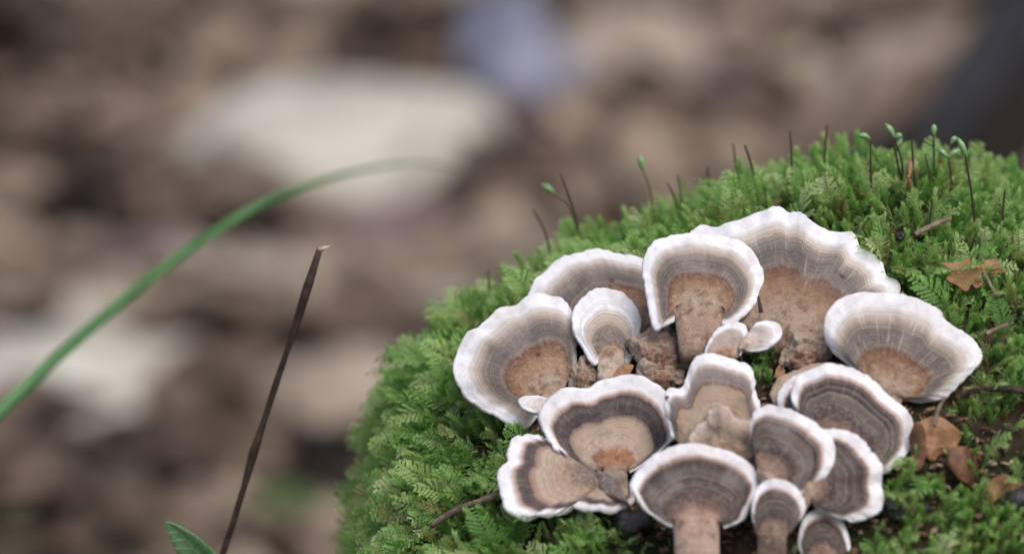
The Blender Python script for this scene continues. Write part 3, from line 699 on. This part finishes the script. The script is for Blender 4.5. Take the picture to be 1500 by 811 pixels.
leaf_shape([(1385, 668), (1410, 660), (1445, 668), (1470, 676), (1478, 694), (1455, 706), (1440, 722), (1418, 715), (1400, 706), (1386, 690)], 0.004, DRYD, 'fallen_leaf', 'dark damp brown leaf curled in a hollow of the moss', 'leaf', curl=0.007, ext=16)
leaf_shape([(1440, 712), (1465, 704), (1490, 712), (1512, 706), (1520, 728), (1492, 738), (1470, 730), (1450, 738)], 0.003, DRYL, 'fallen_leaf', 'reddish leaf scrap between the damp leaf and the black wood lump', 'leaf', curl=0.006, ext=14)
leaf_shape([(1330, 640), (1340, 618), (1352, 626), (1356, 660), (1350, 684), (1338, 688)], 0.005, DRYD, 'fallen_leaf', 'narrow brown leaf scrap standing against the large dark mushroom edge', 'leaf', curl=0.004, ext=30)
leaf_shape([(1012, 308), (1022, 303), (1042, 309), (1052, 318), (1040, 321), (1024, 314)], 0.009, DRYD, 'fallen_leaf', 'small reddish leaf sliver in the moss behind the mushrooms', 'leaf', curl=0.001, ext=15)
stick([(1338, 390), (1360, 378), (1384, 367)], 'short straight grey twig lying on the moss beside the dry leaf', 0.0008, STICK, up=0.011)
stick([(1396, 590), (1430, 588), (1470, 594), (1530, 602)], 'dark curved twig running from under the pale fan mushroom', 0.0011, DTWIG, ups=[0.002, 0.006, 0.008, 0.008])
stick([(668, 796), (700, 776), (735, 762), (760, 752)], 'brown stick half buried in moss below the flattened mushroom', 0.0010, STICK, up=0.011)
stick([(1437, 520), (1452, 512), (1464, 506)], 'pale straw bit at the tip of the pale fan mushroom', 0.0007, STICK, up=0.009)
stick([(1366, 646), (1371, 624), (1380, 606)], 'thin pale stem leaning by the crumpled leaf', 0.0006, STICK, up=0.008)
stick([(1122, 480), (1120, 464), (1118, 450)], 'black splinter standing between the stems of the back mushrooms', 0.0007, DTWIG, ups=[0.006, 0.007, 0.008])
stick([(1330, 295), (1333, 275), (1336, 245)], 'orange dead shoot among the moss stalks', 0.0007, DRYL, ups=[0.001, 0.008, 0.012])
stick([(886, 372), (888, 350), (886, 338)], 'tan dead shoot poking from the moss above the wide pale mushroom', 0.0006, DRYL, ups=[0.001, 0.007, 0.011])
chunk(1495, 490, 40, 34, 'glossy black wet lump on the moss beside the pale fan mushroom', GRIT, 'charred_lump', 'wood lump', 0.008, 1)
chunk(1490, 742, 70, 50, 'large black lump beside the leaf scraps', GRIT, 'charred_lump', 'wood lump', 0.003, 2)
chunk(1318, 372, 14, 16, 'little dark crumb in the moss near the grey twig', GRIT, 'charred_lump', 'wood lump', 0.006, 3)
chunk(1256, 272, 16, 9, 'tiny dark crumb on the mossy crest', GRIT, 'charred_lump', 'wood lump', 0.010, 4)
chunk(936, 530, 22, 26, 'grey pebble wedged between brown brackets', noisy('pebble', [(0.3, (0.09, 0.10, 0.085)), (0.7, (0.20, 0.20, 0.17))], 500, 0.9, 0.0004), 'pebble', 'pebble', 0.006, 5)
chunk(930, 775, 60, 40, 'dark wood lump under the dish and flattened mushrooms', GRIT, 'charred_lump', 'wood lump', 0.002, 6)
chunk(1320, 745, 80, 36, 'dark wood lump below the wavy dark mushroom', GRIT, 'charred_lump', 'wood lump', 0.002, 8)
chip = noisy('fresh_wood', [(0.3, (0.20, 0.085, 0.04)), (0.7, (0.42, 0.25, 0.15))], 600, 0.7, 0.0004)
leaf_shape([(897, 556), (905, 540), (916, 533), (928, 534), (924, 545), (915, 556)], 0.012, chip, 'wood_chip', 'orange wood flake at the foot of the small round mushroom', 'wood chip', curl=0.002, ext=30)
leaf_shape([(1018, 512), (1019, 495), (1026, 485), (1036, 490), (1038, 505), (1030, 516)], 0.0165, chip, 'wood_chip', 'orange flake on the long brown stem', 'wood chip', curl=0.001, ext=25)
leaf_shape([(1134, 552), (1138, 538), (1146, 531), (1150, 544), (1144, 556)], 0.007, chip, 'wood_chip', 'pale orange chip beside the green moss pocket', 'wood chip', curl=0.001, ext=30)

V, F, C = [], [], []
r = np.random.default_rng(11); EARTH = [(1330, 600), (1400, 600), (1500, 660), (1500, 811), (1300, 811), (1280, 760)]
while len(V) < 1600 * 8:
    px, py = r.uniform(780, 1500), r.uniform(440, 811)
    if not (inpoly(px, py, BARE) or inpoly(px, py, EARTH)): continue
    c = moss_top(px, py, r.uniform(0.0, 0.0025)); sz = r.uniform(0.0003, 0.0009) * np.array([r.uniform(0.8, 2.6), r.uniform(0.6, 1.2), r.uniform(0.3, 0.8)])
    M = Matrix.Rotation(r.uniform(0, 6.3), 3, 'Z') @ Matrix.Rotation(r.normal(0, 0.6), 3, 'X'); k0 = len(V)
    for a in (-1, 1):
        for b in (-1, 1):
            for e in (-1, 1): V.append(tuple(Vector(c) + M @ Vector((a * sz[0] * r.uniform(0.5, 1.1), b * sz[1] * r.uniform(0.5, 1.1), e * sz[2] * r.uniform(0.5, 1.1)))))
    F += [tuple(k0 + i for i in f) for f in ((0, 1, 3, 2), (4, 6, 7, 5), (0, 4, 5, 1), (2, 3, 7, 6), (0, 2, 6, 4), (1, 5, 7, 3))]; C += [r.uniform()] * 8
me = mesh('wood_crumbs', V, F, False); fattr(me, 'hue', C); m = NT('crumbs')
tag(link('wood_crumbs', me, m.done(m.ramp(m.attr('hue'), [(0.0, (0.03, 0.02, 0.015)), (0.4, (0.11, 0.06, 0.04)), (0.75, (0.24, 0.14, 0.09)), (1.0, (0.42, 0.31, 0.22))]), 0.85, 0.2)), 'brown wood crumbs littering the stump between the mushrooms', 'crumbs', kind='stuff')

# ------------------------------------------------------------------ twig, seedling and grass left of the stump
P = [on_y(px, py, 0.0) for px, py in [(468, 366), (461, 385), (447, 430), (428, 490), (405, 560), (385, 625), (365, 690), (345, 755), (331, 800)]]
d = unit(P[-1] - P[-2]); P += [P[-1] + d * 0.07 + np.array([0.002, 0, 0]), P[-1] + d * 0.14, P[-1] + d * ((P[-1][2] + 0.015) / -d[2])]
path = curve3(P, 60)
path = path + np.array([[0.0009 * mnoise.noise(Vector((i * 0.23, 3, 0))) + 0.0005 * mnoise.noise(Vector((i * 0.6, 7, 0))), 0.0008 * mnoise.noise(Vector((i * 0.3, 9, 0))), 0] for i in range(60)])
rads = [0.00088 + 0.0004 * i / 59 + 0.00022 * mnoise.noise(Vector((i * 0.9, 0, 0))) + (0.00045 if i in (1, 2, 6, 17, 29) else 0) for i in range(60)]
root = empty('bare_twig', path[-1]); tag(root, 'thin dark bare twig standing upright left of the stump', 'twig')
V, F = tube(path, rads, 10); link('stem', mesh('stem', V, F), DTWIG, root)
p0 = path[0]; p1 = on_y(484, 360, 0.0)
V, F = tube([p0 - d * -0.0 + (p0 - p1) * 0.05, 0.5 * (p0 + p1), p1], [0.0009, 0.0006, 0.0002], 6)
link('broken_tip', mesh('broken_tip', V, F), noisy('splinter', [(0.3, (0.4, 0.32, 0.24)), (0.7, (0.65, 0.56, 0.46))], 500, 0.8), root)

GREEN = NT('green_leaf'); gc = GREEN.ramp(GREEN.noise(130, 3), [(0.3, (0.11, 0.27, 0.10)), (0.7, (0.22, 0.42, 0.20))]); GREEN.done(gc, 0.4, 0.4); GREEN = GREEN.m
GRASS = NT('grass_blade'); gc = GRASS.ramp(GRASS.noise(60, 3), [(0.3, (0.045, 0.14, 0.04)), (0.7, (0.085, 0.21, 0.07))]); GRASS.done(gc, 0.45, 0.35); GRASS = GRASS.m
def ribbon(path, widths, side, cupd=0.25):
    V, F = [], []
    for i, p in enumerate(path):
        t = unit(path[min(i + 1, len(path) - 1)] - path[max(i - 1, 0)]); s = unit(side - t * (t @ side)); u = np.cross(s, t)
        for k, c in ((-1, 1), (-0.5, 0.25), (0, 0), (0.5, 0.25), (1, 1)): V.append(p + s * k * widths[i] + u * c * cupd * widths[i])
    for i in range(len(path) - 1):
        for k in range(4): F.append((i * 5 + k, i * 5 + k + 1, i * 5 + 6 + k, i * 5 + 5 + k))
    return V, F
def grass(ctrl, wmax, label, group, mat=GRASS, side=(0.3, -0.75, 0.6)):
    path = curve3(ctrl, 40); u = np.linspace(0, 1, 40)
    V, F = ribbon(path, wmax * np.clip(np.minimum(1, 0.55 + u * 2) * np.minimum(1, (1.02 - u) * 2.0), 0.03, 1), unit(side))
    o = link('grass_blade', mesh('grass_blade', V, F), mat); tag(o, label, 'grass', group)
    md = o.modifiers.new('thickness', 'SOLIDIFY'); md.thickness = 0.0004; md.offset = 0
    return o
ctrl = [on_y(px, py, y) for px, py, y in [(-190, 830, 0.10), (-90, 700, 0.11), (0, 602, 0.12), (100, 508, 0.14), (200, 424, 0.165), (300, 348, 0.195), (400, 290, 0.225), (480, 261, 0.25), (560, 243, 0.285), (630, 239, 0.32), (690, 250, 0.36)]]
c0 = ctrl[0].copy(); ctrl = [np.array([c0[0] - 0.03, 0.10, -0.02]), np.array([c0[0] - 0.018, 0.10, 0.09])] + ctrl
grass(ctrl, 0.0030, 'long green grass blade arching over the leaf litter', None, side=(-0.55, 0.25, 0.8))

y0 = -0.005
A = on_y(330, 856, y0)
root = empty('seedling', (A[0] + 0.004, y0 + 0.004, 0.0)); tag(root, 'pale green veined seedling leaf beside the foot of the bare twig', 'seedling')
V, F = tube(curve3([np.array([A[0] + 0.004, y0 + 0.004, -0.015]), np.array([A[0] + 0.003, y0, A[2] * 0.5]), A], 14), [0.0009] * 14, 7); link('stem', mesh('stem', V, F), SETAG, root)
path = curve3([A, on_y(304, 826, y0 - 0.003), on_y(276, 794, y0 - 0.006), on_y(244, 763, y0 - 0.009)], 24); u = np.linspace(0, 1, 24)
lside = unit((0.72, -0.25, 0.62))
V, F = ribbon(path, 0.0050 * np.sin(np.clip(u ** 0.85, 0, 1) * math.pi) ** 0.75 + 0.0002, lside, 0.30)
lf = link('leaf', mesh('leaf', V, F), GREEN, root); md = lf.modifiers.new('thickness', 'SOLIDIFY'); md.thickness = 0.0003; md.offset = 0
VEIN = noisy('leaf_vein', [(0.3, (0.30, 0.45, 0.28)), (0.7, (0.42, 0.55, 0.40))], 300, 0.5)
VV, FF = tube([p - DIR * 0.0002 for p in path], [0.00028 * (1.1 - k) for k in u], 6)
for k in range(4, 20, 3):
    for sgn in (-1, 1):
        wv = (0.0050 * math.sin(u[k] ** 0.85 * math.pi) ** 0.75) * 0.9; t = unit(path[k + 1] - path[k]); sd_ = unit(lside - t * (t @ lside)); uu = np.cross(sd_, t)
        a_, b_ = tube([path[k] - DIR * 0.0002, path[k] + t * wv * 0.4 + sd_ * sgn * wv * 0.5 + uu * 0.08 * wv - DIR * 0.00025, path[k] + t * wv * 0.9 + sd_ * sgn * wv + uu * 0.30 * wv - DIR * 0.0002], [0.00014, 0.00012, 0.00008], 5)
        FF += [tuple(q_ + len(VV) for q_ in f) for f in b_]; VV = list(VV) + list(a_)
link('veins', mesh('veins', VV, FF), VEIN, lf)

# ------------------------------------------------------------------ background on the forest floor
def leaf_mesh_into(V, F, C, c, size, yaw, tilt, roll, hue, r):
    n_ = 10; k0 = len(V); lob = r.uniform(0, 0.16); ph = r.uniform(0, 6)
    M = Matrix.Rotation(yaw, 3, 'Z') @ Matrix.Rotation(tilt, 3, 'X') @ Matrix.Rotation(roll, 3, 'Y')
    asp = r.uniform(0.25, 0.42); curl = r.uniform(-0.5, 0.5); cv = r.uniform(-0.4, 0.7)
    for i in range(n_):
        u = i / (n_ - 1); wd = asp * math.sin(max(0.0, u ** 0.8) * math.pi) ** 0.85 * (1 + lob * math.sin(u * 17 + ph)) if 0 < u < 1 else 0.004
        for s in (-1, 0, 1):
            v = Vector(((u - 0.5), s * wd, curl * (u - 0.5) ** 2 + cv * wd * abs(s) * 0.6)) * size
            V.append(tuple(M @ v + Vector(c))); C.append(hue)
    for i in range(n_ - 1):
        for s in (0, 1): F.append((k0 + i * 3 + s, k0 + (i + 1) * 3 + s, k0 + (i + 1) * 3 + s + 1, k0 + i * 3 + s + 1))
import bmesh
SPOTS = []
PALES = noisy('pale_stone', [(0.25, (0.30, 0.27, 0.21)), (0.5, (0.50, 0.47, 0.40)), (0.75, (0.66, 0.65, 0.60))], 14, 0.85, 0.004)
TANS = noisy('tan_stone', [(0.25, (0.22, 0.17, 0.12)), (0.5, (0.36, 0.29, 0.23)), (0.75, (0.46, 0.40, 0.34))], 16, 0.85, 0.004)
BLUES = noisy('blue_grey_stone', [(0.25, (0.20, 0.20, 0.27)), (0.75, (0.33, 0.33, 0.43))], 16, 0.8, 0.004)
MAUVE = noisy('mauve_stone', [(0.25, (0.15, 0.10, 0.10)), (0.75, (0.27, 0.20, 0.20))], 18, 0.85, 0.004)
DARKB = noisy('dark_bark', [(0.3, (0.008, 0.007, 0.006)), (0.7, (0.030, 0.024, 0.020))], 25, 0.95, 0.006, spec=0.1)
BRNB = noisy('brown_bark', [(0.3, (0.08, 0.055, 0.045)), (0.7, (0.22, 0.155, 0.125))], 25, 0.95, 0.006, spec=0.1)
GREYB = noisy('grey_bark', [(0.3, (0.016, 0.016, 0.018)), (0.7, (0.050, 0.050, 0.056))], 25, 0.95, 0.006, spec=0.1)
def stone(px, py, wpx, hpx, mat, label, name='stone', cat='stone', seed=1, rot=0.0, thin=0.55, group='stones in the leaf litter'):
    """px,py: photo centre of the stone; it lies on the floor"""
    s0 = on_ground(px, py + hpx * 0.30); dist = (s0 - CAM) @ DIR
    wr = wpx / 1500 * (WID / DIST) * dist / 2; hr = hpx / 1500 * (WID / DIST) * dist / 2
    SPOTS.append((s0[0], s0[1], wr, hr))
    ang = math.atan2(CAM[2], s0[1] - CAM[1])
    hz = hr * thin; dp = max(hr * math.sqrt(max(0.05, 1 - thin ** 2)) / math.sin(ang) * 0.8, hz)
    bm = bmesh.new(); bmesh.ops.create_icosphere(bm, subdivisions=4, radius=1)
    Rz = Matrix.Rotation(rot, 3, 'Z')
    for v in bm.verts:
        co = v.co
        k = 1 + 0.50 * mnoise.noise(co * 1.2 + Vector((seed * 5.1, 0, 0))) + 0.10 * mnoise.noise(co * 3.2 + Vector((seed, 2, 0)))
        co = co * k; co = Rz @ Vector((co.x * wr, co.y * dp, co.z * hz * 1.15)); v.co = co + Vector((s0[0], s0[1], floor_z(s0[0], s0[1]) + hz * 0.45))
    me = bpy.data.meshes.new(name); bm.to_mesh(me); bm.free(); me.polygons.foreach_set('use_smooth', [True] * len(me.polygons))
    return tag(link(name, me, mat), label, cat, group)
stone(475, 160, 430, 200, PALES, 'largest pale whitish stone in the leaf litter behind the grass blade tip', seed=1, rot=-0.15)
stone(105, 485, 360, 190, PALES, 'pale whitish stone under the grass blade left of the twig', seed=2)
stone(500, 510, 230, 150, TANS, 'tan stone behind the bare twig', seed=3)
stone(752, 50, 170, 230, BLUES, 'bluish grey stone standing in the far litter', seed=4, thin=0.8)
stone(930, 40, 190, 120, TANS, 'flat tan stone next to the bluish one', seed=5)
stone(1320, 40, 160, 110, TANS, 'tan stone beside the dark grey log', seed=6)
stone(1060, 110, 150, 70, MAUVE, 'low mauve stone in the far litter between tan ones', seed=7)
stone(590, 300, 230, 70, MAUVE, 'low mauve stone in front of the largest pale stone', seed=8)
stone(240, 330, 120, 60, MAUVE, 'small mauve stone left of the grass blade arch', seed=9)
stone(1470, 265, 130, 90, TANS, 'tan stone behind the mossy crest near the dark grey log', seed=10)
stone(480, 620, 130, 75, DARKB, 'black lump standing in for the shade of a hollow near the stump left side', 'dark_lump', 'bark', seed=11, thin=0.92, group='bark lumps in the leaf litter')  # black lump added in place of a dark hollow, its shade put into the colour
stone(70, 580, 190, 60, DARKB, 'black bark lump below the pale stone by the grass blade', 'dark_lump', 'bark', seed=12, thin=0.92, group='bark lumps in the leaf litter')
stone(850, 110, 170, 55, DARKB, 'dark bark lump under the flat tan stone', 'dark_lump', 'bark', seed=13, thin=0.92, group='bark lumps in the leaf litter')
stone(795, 200, 110, 60, DARKB, 'black bark lump between the brown branch and the bluish stone', 'dark_lump', 'bark', seed=14, thin=0.92, group='bark lumps in the leaf litter')
stone(120, 300, 150, 60, DARKB, 'dark bark lump in the litter above the grass blade', 'dark_lump', 'bark', seed=15, thin=0.8, group='bark lumps in the leaf litter')
def fallen(path, rad, mat, label, name, cat, group=None, sink=0.3):
    P = [on_ground(px, py) + np.array([0, 0, rad * (1 - sink)]) for px, py in path]; P = curve3(P, 26)
    V, F = tube(P, [rad * (1 + 0.22 * mnoise.noise(Vector((i * 0.5, rad * 100, 0)))) for i in range(26)], 14)
    o = link(name, mesh(name, V, F), mat); return tag(o, label, cat, group)
fallen([(1650, -160), (1520, 20), (1440, 150), (1360, 300)], 0.030, GREYB, 'dark grey log slanting behind the mossy crest', 'dead_log', 'log')
fallen([(1700, 60), (1560, 170), (1470, 260), (1380, 380)], 0.032, DARKB, 'black rotten branch lying beside the grey log', 'fallen_branch', 'branch', 'fallen branches')
fallen([(560, 10), (660, 90), (750, 180), (840, 290)], 0.013, BRNB, 'brown branch slanting past the largest pale stone', 'fallen_branch', 'branch', 'fallen branches')
fallen([(600, 60), (700, 160), (780, 235), (860, 330)], 0.008, DARKB, 'thin black branch slanting beside the brown branch', 'fallen_branch', 'branch', 'fallen branches')
fallen([(60, 120), (170, 190), (260, 260), (330, 330)], 0.008, DARKB, 'thin dark branch slanting across the litter above the grass blade', 'fallen_branch', 'branch', 'fallen branches')
fallen([(-60, 650), (120, 660), (330, 715), (520, 730)], 0.007, DARKB, 'thin dark branch lying across the litter behind the twig foot', 'fallen_branch', 'branch', 'fallen branches')
fallen([(960, 150), (1060, 170), (1150, 190), (1230, 180)], 0.007, BRNB, 'short brown branch in the far litter', 'fallen_branch', 'branch', 'fallen branches')
V, F, C = [], [], []
r = np.random.default_rng(5)
def foot(x, y): return (PX[0] - 0.01 < x < PX[-1] + 0.01) and (-0.43 < y < 0.45)
for i in range(15000):
    if i < 8500: x, y = r.uniform(-1.2, 1.2), r.uniform(-0.5, 2.9)
    else: x, y = r.uniform(-3, 3), r.uniform(-2.5, 6)
    if foot(x, y): continue
    if any(((x - a) / (b_ * 0.95 + 0.012)) ** 2 + ((y - c_ + 0.02) / (d_ * 2.4 + 0.02)) ** 2 < 1 for a, c_, b_, d_ in SPOTS): continue
    patch = 0.5 + 0.7 * mnoise.noise(Vector((x * 6, y * 3.5, 2)))
    hue = min(1, max(0, patch + r.normal(0, 0.22)))
    leaf_mesh_into(V, F, C, (x, y, floor_z(x, y) + r.uniform(0.002, 0.03)), r.uniform(0.035, 0.10), r.uniform(0, 6.3), r.normal(0, 0.35), r.normal(0, 0.35), hue, r)
me = mesh('leaf_litter', V, F); fattr(me, 'hue', C)
m = NT('litter')
c = m.ramp(m.attr('hue'), [(0.0, (0.062, 0.046, 0.032)), (0.22, (0.135, 0.098, 0.070)), (0.45, (0.215, 0.158, 0.115)), (0.65, (0.27, 0.207, 0.155)), (0.82, (0.36, 0.275, 0.195)), (1.0, (0.47, 0.41, 0.33))])
c = m.mix(m.rng(m.noise(70, 3), 0.3, 0.7, 0, 0.4), c, (0.055, 0.036, 0.028, 1))
tag(link('leaf_litter', me, m.done(c, 0.6, 0.3)), 'brown fallen leaf litter covering the forest floor', 'leaf litter', kind='stuff')

for i, (px, py, tx, ty, wd) in enumerate([(60, 860, 30, 730, 0.004), (130, 870, 150, 740, 0.004), (20, 870, -10, 700, 0.003), (200, 880, 250, 700, 0.003)]):
    a = on_ground(px, py); dp = a[1]; b = on_y(tx, ty, dp)
    grass([a - np.array([0, 0, 0.015]), 0.5 * (a + b) + np.array([0.002, 0, 0.004]), b], wd, ['broadest short grass blade', 'short upright grass blade tilted towards the twig', 'slender short grass blade at the edge of the tuft', 'slender grass blade leaning towards the seedling leaf'][i] + ' in the litter behind the seedling', 'short grass blades')
BRG = noisy('bright_leaf', [(0.3, (0.05, 0.10, 0.02)), (0.7, (0.10, 0.16, 0.04))], 60, 0.5)
a = on_ground(420, 790); root = empty('leafy_sprout', a); tag(root, 'bright green leafy sprout on the litter beside the stump', 'sprout')
V, F = tube([a - np.array([0, 0, 0.012]), a + np.array([0, 0, 0.012]), a + np.array([0.002, 0, 0.024])], [0.001] * 3, 6); link('stem', mesh('stem', V, F), SETAG, root)
for k in range(6):
    an = k * 1.05; e = np.array([math.cos(an), math.sin(an), 0.35])
    V, F = ribbon(curve3([a + np.array([0.002, 0, 0.022]), a + e * 0.012 + np.array([0, 0, 0.022]), a + e * 0.026 + np.array([0, 0, 0.014])], 10), 0.006 * np.sin(np.linspace(0.05, 0.98, 10) * math.pi), unit(np.cross(e, (0, 0, 1))), 0.3)
    lf = link('leaf', mesh('leaf', V, F), BRG, root); md = lf.modifiers.new('thickness', 'SOLIDIFY'); md.thickness = 0.0004
